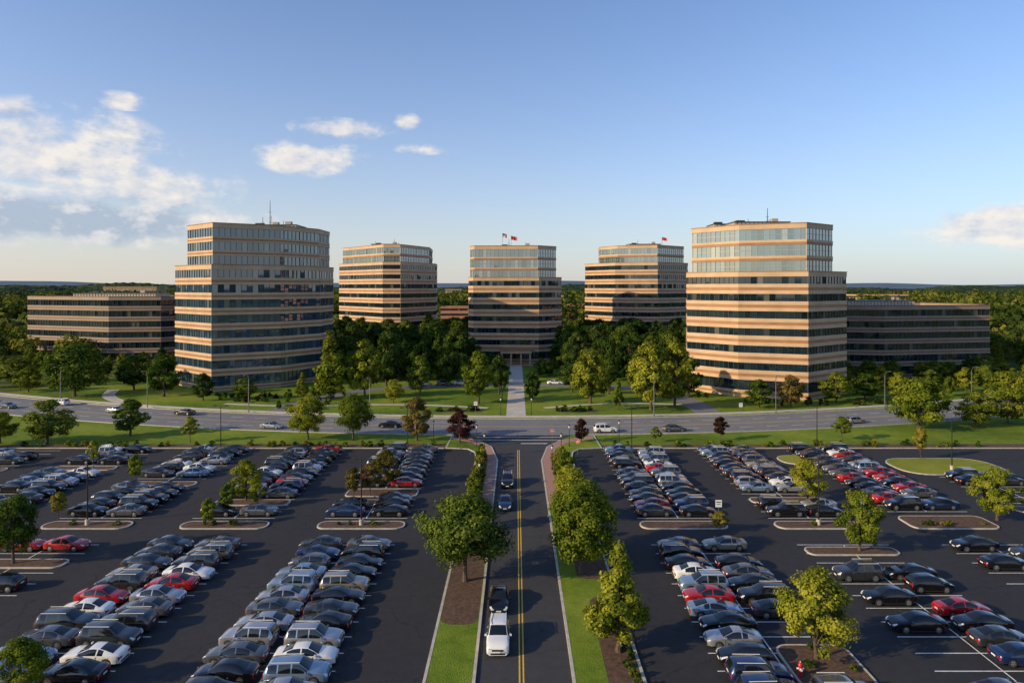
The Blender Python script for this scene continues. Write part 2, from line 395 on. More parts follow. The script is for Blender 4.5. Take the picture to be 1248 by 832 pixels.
ISL=[(39,77.5,2.4),(41,96,2.4),(-37.2,95,2.6),(-36,49.5,2.4),(-21.3,99.5,3.6),(-54.5,74,2.4),(-58,104,2.4),(-70,113,2.4),(-88,112,2.4),(72.3,92,2.4)]
for x,y,w in ISL:
    c=min(ROWS,key=lambda r:abs(r-x))
    island('tree_island',roundrect(c-5.2,c+5.2,y-w/2,y+w/2,.9),M_mulch)
island('tree_island',roundrect(21.4,27.4,50.8,57.2,1.2),M_mulch)
for c in ROWS:
    if c==-89: continue
    island('end_island',roundrect(c-5.5,c+5.5,84.6,87.4 if c not in(55.0,) else 89.4,1.2),M_mulch)
island('grass_island',roundrect(63,80.5,109,119.5,4),M_grass2)
island('grass_island',roundrect(45.6,52,115.5,121.5,2.5),M_grass2)
for i in range(30): 
    c=random.choice(ROWS[:4]+ROWS[5:]); tree('sh1',c+random.uniform(-4.3,4.3),86,random.uniform(.4,.8),random.uniform(.7,1.3),random.choice([L_mid,L_yel,L_dark]),z=.12)
for i in range(6): tree('sh1',random.uniform(22,27),random.uniform(51.4,56.6),.5,.9,random.choice([L_mid,L_dark]),z=.12)
ST=[('nr2',-41,134.5,8.4,9.2,L_bright),('nr1',-32,134,8.8,9.4,L_bright),('fr2',-19.5,134,8.4,7.8,L_brn),('fr2',-78,138,7.4,8.6,L_mid),('fr1',-90,131,8.4,10,L_mid),('nr2',-99,131,6,7,L_bright),
 ('fr2',-10.8,131.2,6.2,6,L_red),('fr2',12.6,132,4.6,3.8,L_red),('sm',40,133.5,4.6,4.2,L_red),('sm',64,134,4.6,5,L_bright),('fr3',85.5,145,10.5,16,L_bright),('fr1',99,147,7.4,9.5,L_bright),('fr2',108,150,8,9,L_bright),('fr1',118,153,9.5,11,L_bright),
 ('sm',-63,132,5,4,L_bright),('fr2',104,131,6,6,L_mid),('sm',27,132,3,3,L_mid)]
for a in ST: tree(a[0],a[1],a[2],a[3],a[4],a[5])
LW=[('fr2',-9.7,176,13.5,10.5,L_bright),('fr1',19.2,176,14,12,L_bright),('fr1',33,167,16.5,13,L_bright),('fr2',39.5,170,16.5,13,L_bright),('nc1',25,167,8,3.8,L_mid),
 ('fr2',-4.8,192,11,7.5,L_dark),('fr2',4.4,180,8,5.5,L_mid),('fc1',-49.7,182,19,13,L_bright),('fr4',-41,185,15.5,11.5,L_bright),('fr1',-38,200,17,12,L_dark),('fr2',-26.6,189,11,9,L_mid),
 ('nc1',-57,182,7.5,5,L_bright),('fr1',-21,206,13.5,10,L_dark),('fr2',60.5,170,7,8.8,L_mid),('fr1',69,171.5,7.8,8.2,L_brn),('fr2',83,177,8,9.6,L_bright),('fr1',93,182,7,9,L_mid),
 ('fr3',-121.6,188,14,19,L_mid),('fr1',-112,200,10,11,L_dark),('fr2',-97,188,11,12,L_mid),('fr2',-83,181,7.2,7.6,L_dark),('fr1',-73,183,5.6,7.0,L_mid),
 ('fr1',-152,208,8.5,13,L_mid),('fr2',-140,196,7,9,L_bright),('fr1',106,205,8,9,L_mid),('fr2',117,213,7,10,L_bright),('fr1',130,214,7,10,L_mid),('fr2',141,212,8,10,L_dark),('fr1',152,220,8,11,L_mid),('fr3',128,178,8,12,L_bright),('fr1',140,170,8,10,L_bright),
 ('fr1',16,196,11,9,L_dark),('fr2',26,192,11,9,L_mid),('fr2',47,186,11,10,L_dark),('fr1',-32,178,6,6,L_bright)]
for a in LW: tree(a[0],a[1],a[2],a[3],a[4],a[5])
# ---------------------------------------------------------------- buildings
FPS={}
def office(name,secs,beige,brown,pent=None,ant=(),mull=1.55,base=0,ent=False,seed=1,glass=None):
    root=bpy.data.objects.new(name,None); COL.objects.link(root)
    W=MB();G=MB();R=MB(); rs=random.Random(seed)
    cx=sum(p[0] for p in secs[0][0])/len(secs[0][0])
    z=base
    for si,(poly,nst,sh,wf,gl) in enumerate(secs):
        for st in range(nst):
            gh=sh*wf; sp=sh-gh
            if si==0 and st==0: sp*=.7; gh=sh-sp
            a=sp*.34; b=sp*.3
            if gl==0:
                W.prism(poly,z,z+a,0,bottom=True)
                W.prism(inset(poly,.07),z+a,z+a+b,1)
                W.prism(poly,z+a+b,z+sp,0,bottom=True)
            else:
                W.prism(inset(poly,.03),z,z+sp*.5,1,bottom=True); W.prism(inset(poly,.0),z+sp*.5,z+sp,0,bottom=True)
            ip=inset(poly,.28); core=inset(poly,.6)
            R.prism(core,z+sp,z+sh,2)
            n=len(ip)
            for k in range(n):
                p,q=ip[k],ip[(k+1)%n]; l=math.hypot(q[0]-p[0],q[1]-p[1]); m=max(1,round(l/mull))
                ux,uy=(q[0]-p[0])/l,(q[1]-p[1])/l; nx,ny=uy,-ux; ang=math.atan2(uy,ux)
                for i in range(m):
                    t0,t1=i*l/m,(i+1)*l/m
                    j=[rs.gauss(0,.014) for _ in range(3)]
                    P=[(p[0]+ux*t0+nx*j[0],p[1]+uy*t0+ny*j[0],z+sp),(p[0]+ux*t1+nx*j[1],p[1]+uy*t1+ny*j[1],z+sp),
                       (p[0]+ux*t1+nx*(j[1]+j[2]),p[1]+uy*t1+ny*(j[1]+j[2]),z+sh),(p[0]+ux*t0+nx*(j[0]+j[2]),p[1]+uy*t0+ny*(j[0]+j[2]),z+sh)]
                    G.face(P,1 if gl else 0,rs.random())
                    R.box((p[0]+ux*t0+nx*.06,p[1]+uy*t0+ny*.06,z+sp+gh/2),(.09,.14,gh-.01),1 if gl else 0,ang)
                if gl: R.box(((p[0]+q[0])/2+nx*.05,(p[1]+q[1])/2+ny*.05,z+sp+gh*.5),(l,.08,.1),1,ang)
            z+=sh
        W.ring(poly,inset(poly,.5),z,z+1.3,0); 
        W.ring(inset(poly,-.12),inset(poly,.6),z+1.3,z+1.5,1)
        R.face([(x,y,z+.35) for x,y in inset(poly,.45)],3)
        if si<len(secs)-1: W.prism(inset(secs[si+1][0],.05),z-.02,z+.3,0)
        FPS[name+str(si)+str(cx)]=poly
    if pent:
        for (px,py,sx,sy,ph) in pent:
            R.box((px,py,z+.35+ph/2),(sx,sy,ph),4); R.box((px,py,z+.45+ph),(sx+.5,sy+.5,.2),0)
            for k in range(int(sx/1.2)): R.box((px-sx/2+.8+k*1.2,py-sy/2-.04,z+.35+ph/2),(.12,.08,ph*.9),0)
            R.box((px+sx*.3,py-sy*.2,z+1.1+ph),(1.8,1.8,1.2),4); R.box((px-sx*.3,py-sy*.1,z+.9+ph),(2.4,1.6,.8),0)
    for (ax,ay,ah) in ant:
        R.tube([(ax,ay,z),(ax,ay,z+ah*.6),(ax,ay,z+ah)],[.17,.12,.07],6,0)
        for k in(.35,.5,.65): R.box((ax,ay,z+ah*k),(1.0,.08,.08),0)
        R.tube([(ax+.5,ay,z+ah*.3),(ax+.5,ay,z+ah*.55)],[.06,.06],5,0)
    if ent:
        sx=secs[0][0]; ex=0; ey=min(sx[0][1],sx[1][1])-3
        W.box((ex,ey,5.2),(12,7,1.2),0); W.box((ex,ey,5.9),(12.6,7.6,.2),1)
        for k in(-5.4,-1.9,1.9,5.4): W.tube([(ex+k,ey-2.9,0),(ex+k,ey-2.9,4.6)],[.38,.34],12,0)
        W.box((ex,ey,.08),(13,8,.16),0)
    W.obj('walls',[beige,brown],parent=root)
    G.obj('windows',[glass or M_glass,M_glass2],attr=True,parent=root)
    R.obj('roof_and_mullions',[M_mull,M_mull2,M_mull,M_roof,M_pent],parent=root)
    return root
LT_low=[(-87.5,196),(-71,206),(-62.8,219),(-62,232),(-68,248),(-90,250),(-107,236),(-105.5,211)]
LT_up=[(-87.3,196.4),(-71.2,206.3),(-63.4,219.2),(-63.2,231.5),(-69,246.5),(-88,248),(-100,236),(-99.6,206.6)]
office('office_tower',[(LT_low,8,4.4,.54,0),(LT_up,3,4.0,.62,0)],M_beige,M_brown,[(-78,222,16,10,2.2),(-84,232,10,8,3.0)],[(-80,222,11),(-82,221,5.5),(-76,223,4.5)],seed=2,glass=M_glassL)
RT_low=[(77.5,181),(93.5,193),(94,215),(84,232),(64,234),(56,225),(50,200),(61,187.5)]
RT_up=[(77.3,181.5),(88,189.6),(89,210),(80,228),(65,229),(58,222),(51.6,200.6),(61.5,188.3)]
office('office_tower',[(RT_low,7,4.7,.42,0),(RT_up,3,4.3,.7,1)],M_beige,M_brown,[(71,203,16,12,2.6),(66,214,10,8,3.2)],[(74,201,7.5),(69,203,4.5),(77,203,4)],seed=3)
C_low=[(-17,270),(9,268),(18.3,275),(18.3,300),(8,312),(-10,312),(-19.5,300),(-19.2,274)]
C_up=[(-16.6,270.5),(8.6,268.5),(16.2,275.6),(16.2,298),(7,309),(-9.5,309),(-18.6,299),(-18.6,274.6)]
office('office_tower',[(C_low,7,4.65,.42,0),(C_up,3,4.15,.74,1)],M_beige,M_brown,[(0,288,16,12,1.6)],[(-3,284,5),(4,285,4)],ent=True,seed=4)
sc=lambda P,k=1.2:[(x*k,y*k) for x,y in P]
LC=sc([(-52,266),(-45,266),(-34,290),(-36,312),(-50,325),(-68,322),(-78,308),(-76,293)])
LCu=sc([(-51.8,266.5),(-45.2,266.5),(-36.5,288),(-38,311),(-50,323),(-67,320),(-76,307),(-74.5,293.2)])
office('office_tower',[(LC,9,4.5,.45,0),(LCu,2,4.1,.66,1)],M_beige,M_brown,[(-66,350,14,12,2.6)],[(-62,348,6),(-60,349,4),(-72,349,5)],seed=5)
RC=sc([(40,276),(56,270),(71,282),(72,300),(62,318),(42,318),(32,308),(29.4,292)])
RCu=sc([(41,276.2),(56,270.6),(69.3,282),(70.5,299),(61,316),(43,316),(37,307),(35,286)])
office('office_tower',[(RC,9,4.5,.45,0),(RCu,2,4.1,.66,1)],M_beige,M_brown,[(65,350,16,12,2.6)],[(62,348,5.5),(68,349,4),(72,348,3.4)],seed=6)
LL=[(-204,285),(-160,268),(-141,271),(-130,285),(-140,305),(-196,314),(-211,300)]
office('office_block',[(LL,6,4.15,.56,0)],M_beige2,M_brown2,[(-166,288,34,12,2.2)],[(-170,288,3)],seed=7)
RL=[(96,231),(122,226),(162.5,234),(167,246),(160,270),(100,272)]
office('office_block',[(RL,6,3.75,.56,0)],M_beige2,M_brown2,[(130,250,26,10,2.2)],[(134,247,5),(137,247,4),(131,248,3.4)],seed=8)
M_rb=pm('red_brick',(.36,.14,.08),.8,var=.15,scale=.5)
office('brick_building',[([(46,600),(85,600),(85,630),(46,630)],3,4.4,.4,0)],M_rb,M_brown,seed=9)
office('brick_building',[([(-62,560),(-34,560),(-34,585),(-62,585)],3,4.2,.4,0)],M_rb,M_beige2,seed=10)
office('brick_building',[([(-330,560),(-290,560),(-290,590),(-330,590)],3,4.2,.4,0)],M_beige2,M_brown,seed=11)
office('brick_building',[([(30,860),(60,860),(60,900),(30,900)],4,4.5,.4,0)],M_beige,M_brown,seed=12)
office('brick_building',[([(400,800),(460,800),(460,840),(400,840)],4,5,.4,0)],M_beige,M_brown,seed=13)
office('brick_building',[([(-560,900),(-490,900),(-490,940),(-560,940)],4,5,.4,0)],M_beige,M_brown,seed=14)
office('brick_building',[([(560,1500),(680,1500),(680,1560),(560,1560)],5,5,.4,0)],M_beige,M_brown,seed=15,mull=5)
office('brick_building',[([(-1150,1900),(-1000,1900),(-1000,1960),(-1150,1960)],6,5,.4,0)],M_beige,M_brown,seed=16,mull=5)
office('brick_building',[([(-130,1250),(-100,1250),(-100,1290),(-130,1290)],5,5,.4,0)],M_beige,M_brown,seed=17,mull=4)
allfp=[inset(p,-5) for p in FPS.values()]
def free(x,y): 
    return not any(inpoly(x,y,p) for p in allfp)
random.seed(11)
PL=[]
def scatter(n,x0,x1,y0,y1,hr,mats,dmin=5.5,kinds=('fr1','fr2','fr3','fc1','fr4','fr2'),cond=None):
    c=0;t=0
    while c<n and t<n*30:
        t+=1; x=random.uniform(x0,x1);y=random.uniform(y0,y1)
        if not free(x,y) or (cond and not cond(x,y)): continue
        if any((x-a)**2+(y-b)**2<dmin**2 for a,b in PL): continue
        PL.append((x,y)); c+=1; h=random.uniform(*hr)
        tree(random.choice(kinds),x,y,h,h*random.uniform(.72,1.0),random.choice(mats))
notpath=lambda x,y: abs(x)>7 and abs(y-(211-.006*x*x))>6 and not(y<262 and abs(x)<20 and y>238)
dm=[L_dark,L_dark,L_mid]
scatter(46,-60,-16,218,266,(10,16.5),dm,cond=notpath)
scatter(46,17,58,218,266,(10,16.5),dm,cond=notpath)
scatter(8,-15,15,225,262,(4,6.5),dm,cond=lambda x,y: abs(x)>8)
scatter(40,-80,-22,266,350,(12,17),dm)
scatter(36,22,84,268,350,(12,17),dm)
scatter(20,-140,-108,205,262,(5,8.5),[L_mid,L_dark],kinds=('fr1','fr2','fr3','fr4'))
scatter(36,-240,-125,180,268,(4.5,8),[L_mid,L_dark,L_bright],cond=lambda x,y: y>yc(x)+18,kinds=('fr1','fr2','fr3','fr4'),dmin=7)
scatter(36,100,235,176,226,(4.5,8),[L_mid,L_bright,L_bright],dmin=7,kinds=('fr1','fr2','fr3','fr4'),cond=lambda x,y: y>yc(x)+16 and abs(y-(168+(x-116)*.38))>7)
scatter(26,-180,-104,20,140,(7,11),[L_mid,L_bright],cond=lambda x,y: y<yc(x)-14)
scatter(26,104,190,20,150,(7,11),[L_mid,L_bright],cond=lambda x,y: y<yc(x)-14)
scatter(26,172,260,215,290,(7,12),[L_mid,L_bright])
scatter(16,-64,-46,168,196,(1.6,2.6),[L_mid],kinds=('sh1','sh2'),dmin=2)
random.seed(21)
for i in range(70):
    x=random.choice([random.uniform(-100,-14),random.uniform(17,100)])
    tree(random.choice(['sh1','sh2']),x,random.uniform(127.9,130),random.uniform(.7,1.3),random.uniform(1.0,1.9),random.choice([L_mid,L_dark,L_bright,L_yel]))
for x0,x1,y0,y1,n in((-84,-64,176,190,18),(60,96,172,180,22),(-20,-8,164.5,166.5,9),(10,20,164.5,166.5,9),(-60,-48,166.5,168.5,8),(48,52,186,196,5)):
    for i in range(n):
        x=random.uniform(x0,x1)
        tree(random.choice(['sh1','sh2']),x,random.uniform(y0,y1),random.uniform(.8,1.6),random.uniform(1.4,2.4),random.choice([L_mid,L_dark,L_mid,L_red]))
def woods(name,pts,hs,nq,leaf,seed,mat):
    r=rngs(seed); n=len(pts); P=np.array(pts); H=np.array(hs)
    d=r.normal(size=(n,nq,3)); d/=np.linalg.norm(d,axis=2)[:,:,None]; d[:,:,2]=np.abs(d[:,:,2])*1.0-.25
    rad=H[:,None]*.42*r.uniform(.65,1.1,(n,nq))
    c=np.stack([P[:,0],P[:,1],H*.55],1)[:,None,:]
    p=c+d*rad[:,:,None]*np.array([1,1,1.0])
    nn=d+r.normal(size=d.shape)*.35; nn/=np.linalg.norm(nn,axis=2)[:,:,None]
    u=np.cross(nn,r.normal(size=d.shape)); u/=np.linalg.norm(u,axis=2)[:,:,None]; v=np.cross(nn,u)
    L=leaf*r.uniform(.7,1.3,(n,nq))[:,:,None]
    q=np.stack([p+u*L*.5,p+v*L*.42,p-u*L*.5,p-v*L*.4],2).reshape(-1,3)
    N=n*nq; me=bpy.data.meshes.new(name); me.vertices.add(N*4); me.vertices.foreach_set('co',q.ravel())
    me.loops.add(N*4); me.loops.foreach_set('vertex_index',np.arange(N*4)); me.polygons.add(N)
    me.polygons.foreach_set('loop_start',np.arange(N)*4); me.polygons.foreach_set('loop_total',np.full(N,4))
    val=np.clip(r.rand(n)[:,None]*.75+r.rand(n,nq)*.3,0,1).ravel()
    a=me.attributes.new('lv','FLOAT','FACE'); a.data.foreach_set('value',val)
    me.materials.append(mat); me.update(calc_edges=True); me.validate()
    return place(name,me)
L_wood=leafm('foliage_woodland',(.01,.025,.007),(.04,.07,.01),(.15,.16,.02))
r=rngs(5); near=[];far=[];hn=[];hf=[]
while len(near)<1200:
    a=math.radians(r.uniform(-52,52)); R=math.sqrt(r.uniform(300**2,430**2)); x,y=R*math.sin(a),R*math.cos(a)
    if y>262 and free(x,y) and (y>350 or abs(x)>100): near.append((x,y)); hn.append(r.uniform(6,14))
def field(x,y): return math.sin(x*.017+y*.011)+math.sin(y*.021-x*.006)>-.5
while len(far)<5600:
    a=math.radians(r.uniform(-48,48)); R=math.sqrt(r.uniform(430**2,1400**2)); x,y=R*math.sin(a),R*math.cos(a)
    if free(x,y) and field(x,y): far.append((x,y)); hf.append(r.uniform(8,20)*(1+.0004*R))
woods('woods',near,hn,140,1.5,1,L_wood); woods('woods',far,hf,50,3.4,2,L_wood)
def canopy():
    NA=1300; rs_=[900]; 
    while rs_[-1]<8500: rs_.append(rs_[-1]*1.015)
    rs_=np.array(rs_); A=np.linspace(0,2*math.pi,NA,endpoint=False)
    RR,AA=np.meshgrid(rs_,A,indexing='ij'); r=rngs(9)
    X=RR*np.sin(AA);Y=RR*np.cos(AA)
    big=np.sin(X*.004+1)*np.cos(Y*.0033)+np.sin(X*.0017-Y*.0021)
    Z=9.5+3*big+r.uniform(-1,1,RR.shape)*4.5+np.sin(X*.05)*1.4*np.sin(Y*.043)
    Z+=np.clip((RR-1500)/4500,0,1)*(21+13*np.sin(AA*9)+9*np.sin(AA*23)+7*np.sin(AA*57)+8*np.sin(RR*.004+AA*31)+r.uniform(-1,1,RR.shape)*6)
    Z[0,:]=-2
    gap=(np.sin(X*.0071+2.1)*np.sin(Y*.0057+.7)>.55)&(RR<3500); Z=np.where(gap,.6,Z)
    X=X+r.uniform(-3,3,RR.shape);Y=Y+r.uniform(-3,3,RR.shape)
    V=np.stack([X,Y,Z],2).reshape(-1,3).tolist(); F=[]
    nr=len(rs_)
    for i in range(nr-1):
        for j in range(NA):
            k=(j+1)%NA; F.append((i*NA+j,(i+1)*NA+j,(i+1)*NA+k,i*NA+k))
    me=bpy.data.meshes.new('distant_woods'); me.from_pydata(V,[],F)
    m,nt,b,pos=newmat('distant_canopy')
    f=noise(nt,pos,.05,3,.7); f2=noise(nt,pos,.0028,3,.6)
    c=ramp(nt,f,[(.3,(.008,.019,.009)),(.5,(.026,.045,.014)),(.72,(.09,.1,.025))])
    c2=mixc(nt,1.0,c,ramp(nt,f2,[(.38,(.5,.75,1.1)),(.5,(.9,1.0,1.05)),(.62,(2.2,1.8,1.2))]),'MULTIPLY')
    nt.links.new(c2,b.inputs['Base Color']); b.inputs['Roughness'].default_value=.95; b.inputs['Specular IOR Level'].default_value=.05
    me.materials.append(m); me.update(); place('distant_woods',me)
canopy()
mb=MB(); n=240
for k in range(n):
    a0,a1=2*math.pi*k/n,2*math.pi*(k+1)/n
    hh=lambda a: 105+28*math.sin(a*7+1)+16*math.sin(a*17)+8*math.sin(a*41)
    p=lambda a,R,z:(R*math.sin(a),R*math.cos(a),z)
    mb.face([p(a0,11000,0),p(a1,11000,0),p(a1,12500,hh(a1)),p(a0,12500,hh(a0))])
mb.obj('hills',[pm('hill_haze_blue',(.06,.11,.17),.95,var=.15,scale=.002)])  # distant haze painted into the hills as a bluish base colour
# ---------------------------------------------------------------- cars
M_cglass=pm('car_glass',(.008,.01,.012),.06,var=0,ior=1.7)
M_tyre=pm('tyre',(.018,.018,.018),.8,var=0)
M_rim=pm('alloy_rim',(.42,.42,.43),.3,.8,var=0)
M_head=pm('headlight',(.7,.72,.74),.12,.2,var=0)
M_tail=pm('taillight',(.3,.015,.012),.2,var=0)
M_blk=pm('black_trim',(.015,.015,.015),.5,var=0)
def paint(n,c,metal=.35): return pm('paint_'+n,c,.25,metal,var=0,coat=1.0)
PAINT={'black':paint('black',(.008,.008,.01)),'char':paint('charcoal',(.04,.043,.05)),'grey':paint('grey',(.13,.135,.145),.5),'silver':paint('silver',(.42,.43,.46),.6),
 'white':paint('white',(.74,.74,.73),0),'ltblue':paint('light_blue',(.24,.34,.46),.5),'navy':paint('navy',(.012,.03,.1)),'red':paint('red',(.38,.01,.012),.1),'gold':paint('champagne',(.34,.3,.24),.5)}
CT={
'sedan':dict(L=[(-2.38,.78,.72,.82,.72),(-2.30,.88,.84,.95,.74),(-2.15,.95,.9,1.02,.76),(-1.68,.99,.93,1.07,.78),(-1.25,1,.945,1.26,.71),(-.88,1,.95,1.39,.67),(-.5,1,.95,1.445,.665),(-.15,1,.95,1.46,.67),(.32,1,.94,1.42,.67),(.72,1,.93,1.24,.74),(1.12,1,.92,1.02,.82),(1.7,.985,.87,.94,.82),(2.12,.94,.77,.84,.78),(2.3,.87,.68,.74,.72),(2.38,.78,.58,.63,.66)],
  rear=(-1.68,-.88),fr=(.32,1.12),side=(-1.3,1.0),pil=[-.2],w=.91,wx=(-1.4,1.42),wr=.33),
'coupe':dict(L=[(-2.3,.8,.74,.84,.72),(-2.22,.9,.86,.97,.74),(-2.05,.96,.91,1.03,.76),(-1.75,.99,.93,1.06,.77),(-1.2,1,.94,1.25,.7),(-.7,1,.94,1.36,.65),(-.2,1,.94,1.39,.65),(.15,1,.93,1.36,.66),(.6,1,.92,1.18,.74),(1.05,1,.91,.99,.82),(1.7,.985,.85,.91,.82),(2.1,.94,.74,.8,.78),(2.26,.86,.64,.69,.72),(2.34,.76,.55,.6,.66)],
  rear=(-1.75,-.7),fr=(.15,1.05),side=(-1.05,.92),pil=[-.55],w=.92,wx=(-1.35,1.4),wr=.34),
'suv':dict(L=[(-2.32,.86,.9,1.02,.78),(-2.26,.93,1.0,1.12,.78),(-2.02,.98,1.04,1.54,.72),(-1.8,1,1.04,1.64,.72),(-.4,1,1.04,1.70,.73),(.3,1,1.03,1.65,.72),(1.02,1,1.02,1.16,.84),(1.7,.99,.99,1.08,.85),(2.1,.96,.9,.98,.82),(2.28,.9,.8,.86,.76),(2.34,.82,.66,.72,.7)],
  rear=(-2.26,-2.02),fr=(.3,1.02),side=(-2.0,.92),pil=[-.25,-1.25],w=.95,wx=(-1.38,1.4),wr=.37),
'hatch':dict(L=[(-2.05,.84,.82,.92,.76),(-1.98,.92,.92,1.05,.78),(-1.6,.98,.95,1.34,.69),(-1.1,1,.95,1.46,.67),(-.1,1,.95,1.5,.68),(.4,1,.94,1.44,.67),(1.12,1,.92,1.05,.82),(1.6,.98,.86,.95,.82),(1.95,.93,.76,.84,.76),(2.08,.84,.64,.7,.7)],
  rear=(-1.98,-1.6),fr=(.4,1.12),side=(-1.55,1.02),pil=[-.15],w=.88,wx=(-1.25,1.28),wr=.32),
}
def car_mesh(kind,col):
    T=CT[kind]; K=np.array(T['L']); W=T['w']; xs=set(K[:,0].tolist()); wr=T['wr']; ar=wr+.05
    for w in T['wx']:
        for d in(-1,-.92,-.7,-.38,0,.38,.7,.92,1): xs.add(round(w+d*ar,4))
    for p in T['pil']: xs|={p-.05,p+.05}
    xs|=set(T['side']); xs=sorted(xs)
    xs=[x for i,x in enumerate(xs) if i==0 or x-xs[i-1]>.012]
    mb=MB(); rings=[]
    for x in xs:
        ws,be,top,rw=[np.interp(x,K[:,0],K[:,i]) for i in(1,2,3,4)]
        w=W*ws; zb,zs=.2,.3; py1=w*.86
        for wx in T['wx']:
            d=abs(x-wx)
            if d<=ar+.001:
                za=wr+math.sqrt(max(0,ar*ar-d*d)); zb=zs=max(.3,za); py1=w*.7
        zm=max(be*.66,zs+.04); zm=min(zm,be-.03)
        cab=top-be>.2
        h=[(0,zb),(py1,zb),(w*.985,zs),(w*1.0,zm),(w*.965,be),(w*rw,top-(.05 if cab else .025)),(w*rw*.92,top-(.018 if cab else .01)),(w*rw*.5,top),(0,top+.008)]
        ring=[(x,y,z) for y,z in h]+[(x,-y,z) for y,z in h[-2:0:-1]]
        rings.append(ring)
    n=len(rings[0]); base=len(mb.v)
    for r_ in rings: mb.v+=r_
    for i in range(len(xs)-1):
        xm=(xs[i]+xs[i+1])/2
        for j in range(n):
            k=(j+1)%n; jj=j if j<8 else n-1-j
            mt=0
            if jj==4 and T['side'][0]<xm<T['side'][1] and not any(abs(xm-p)<.05 for p in T['pil']): mt=1
            if jj in(6,7) and (T['fr'][0]<xm<T['fr'][1] or T['rear'][0]<xm<T['rear'][1]): mt=1
            if jj==4 and xm>K[-3,0]-.02: mt=4
            if jj==3 and xm<K[1,0]+.05: mt=5
            if jj<=1: mt=6
            mb.f.append([base+i*n+j,base+(i+1)*n+j,base+(i+1)*n+k,base+i*n+k]); mb.m.append(mt); mb.a.append(0.)
    mb.f.append([base+j for j in range(n)]); mb.m.append(0); mb.a.append(0.)
    e=base+(len(xs)-1)*n; mb.f.append([e+j for j in reversed(range(n))]); mb.m.append(0); mb.a.append(0.)
    xf,xr=K[-1,0],K[0,0]; zf=K[-1,3]
    mb.box((xf+.005,0,zf-.12),(.04,W*.95,.14),6); mb.box((xf+.005,0,.33),(.05,W*1.2,.12),6)
    mb.box((xf+.03,0,.47),(.02,.45,.11),7)
    mb.box((xr-.005,0,.34),(.04,W*1.2,.14),6); mb.box((xr-.02,0,K[0,3]-.2),(.02,.46,.12),7)
    for s in(-1,1):
        mb.box((xf-.04,s*W*.62,zf-.03),(.1,.26,.11),4); mb.box((xr+.02,s*W*.62,K[0,2]-.03),(.09,.3,.15),5)
        mb.box((T['fr'][1]-.2,s*(W+.07),1.0 if kind!='suv' else 1.1),(.13,.19,.13),0,top=(.8,.9))
        for sx in T['pil']+[T['side'][1]-.02]:
            mb.box((sx,s*(W*1.0),.62),(.016,.012,.52),6)
        for p in T['pil'][:1]: 
            mb.box((p+.12,s*(W+.004),.8),(.16,.03,.03),0); mb.box((p-.85,s*(W+.004),.8),(.16,.03,.03),0)
        mb.box((0,s*(W*.985),.25),(T['wx'][1]-T['wx'][0]-2*ar-.02,.05,.1),6)
        if kind=='suv': mb.box((-.75,s*W*.66,1.715),(2.1,.04,.04),7)
        for wx in T['wx']:
            y0=s*(W-.22);y1=s*(W-.015)
            mb.tube([(wx,y0,wr),(wx,y1-s*.02,wr),(wx,y1,wr)],[wr,wr,wr*.93],18,2)
            mb.tube([(wx,y1,wr),(wx,y1+s*.008,wr)],[wr*.68,wr*.64],16,3)
            for q in range(5):
                t=2*math.pi*q/5+.3; c=(wx+math.cos(t)*wr*.4,y1+s*.012,wr+math.sin(t)*wr*.4)
                u=(math.cos(t),math.sin(t)); v=(-u[1],u[0]); a=wr*.2;b2=wr*.11
                mb.face([(c[0]+u[0]*a+v[0]*b2,c[1],c[2]+u[1]*a+v[1]*b2),(c[0]-u[0]*a,c[1],c[2]-u[1]*a),(c[0]+u[0]*a-v[0]*b2,c[1],c[2]+u[1]*a-v[1]*b2)],6)
    return mb.mesh('car_'+kind+'_'+col,[PAINT[col],M_cglass,M_tyre,M_rim,M_head,M_tail,M_blk,M_lens],38)
CM={}
def car(x,y,rz,kind,col,name='parked_car',z=.012):
    if (kind,col) not in CM: CM[(kind,col)]=car_mesh(kind,col)
    s=random.uniform(.97,1.04)
    return place(name,CM[(kind,col)],(x,y,z),rz,(s,random.uniform(.98,1.02),random.uniform(.97,1.05)))
random.seed(8)
cols=['black']*42+['char']*21+['grey']*14+['silver']*12+['white']*6+['ltblue']*5+['navy']*5+['red']*3+['gold']*2
force=[(-50.5,78,'red'),(-57.5,78,'red'),(-39.4,64,'red'),(41.1,62,'red'),(-33.9,100,'navy'),(-33.9,124,'red'),(50,123,'silver'),(58,100,'red'),(58,108,'red'),(41,118,'navy'),(41,102,'white'),(18.4,57,'silver'),(51.9,105,'red'),(-39.4,56,'ltblue'),(-39.4,53,'ltblue'),(-16.7,68,'gold'),(-16.7,57,'silver'),(-39.4,61.5,'white'),(-33.9,70,'white'),(-16.7,54.5,'white'),(18.4,66,'red'),(-22.2,57,'silver'),(-22.2,60,'silver'),(-33.9,66,'silver')]
lines=MB()
sp=2.62
occ={-19.5:(.97,.97),-36.7:(.95,.95),-54:(.0,.95),-71.5:(.0,.85),-89:(.0,.4),21.1:(.95,.97),38.1:(.62,.97),55.0:(.0,.95),72.3:(.1,.85)}
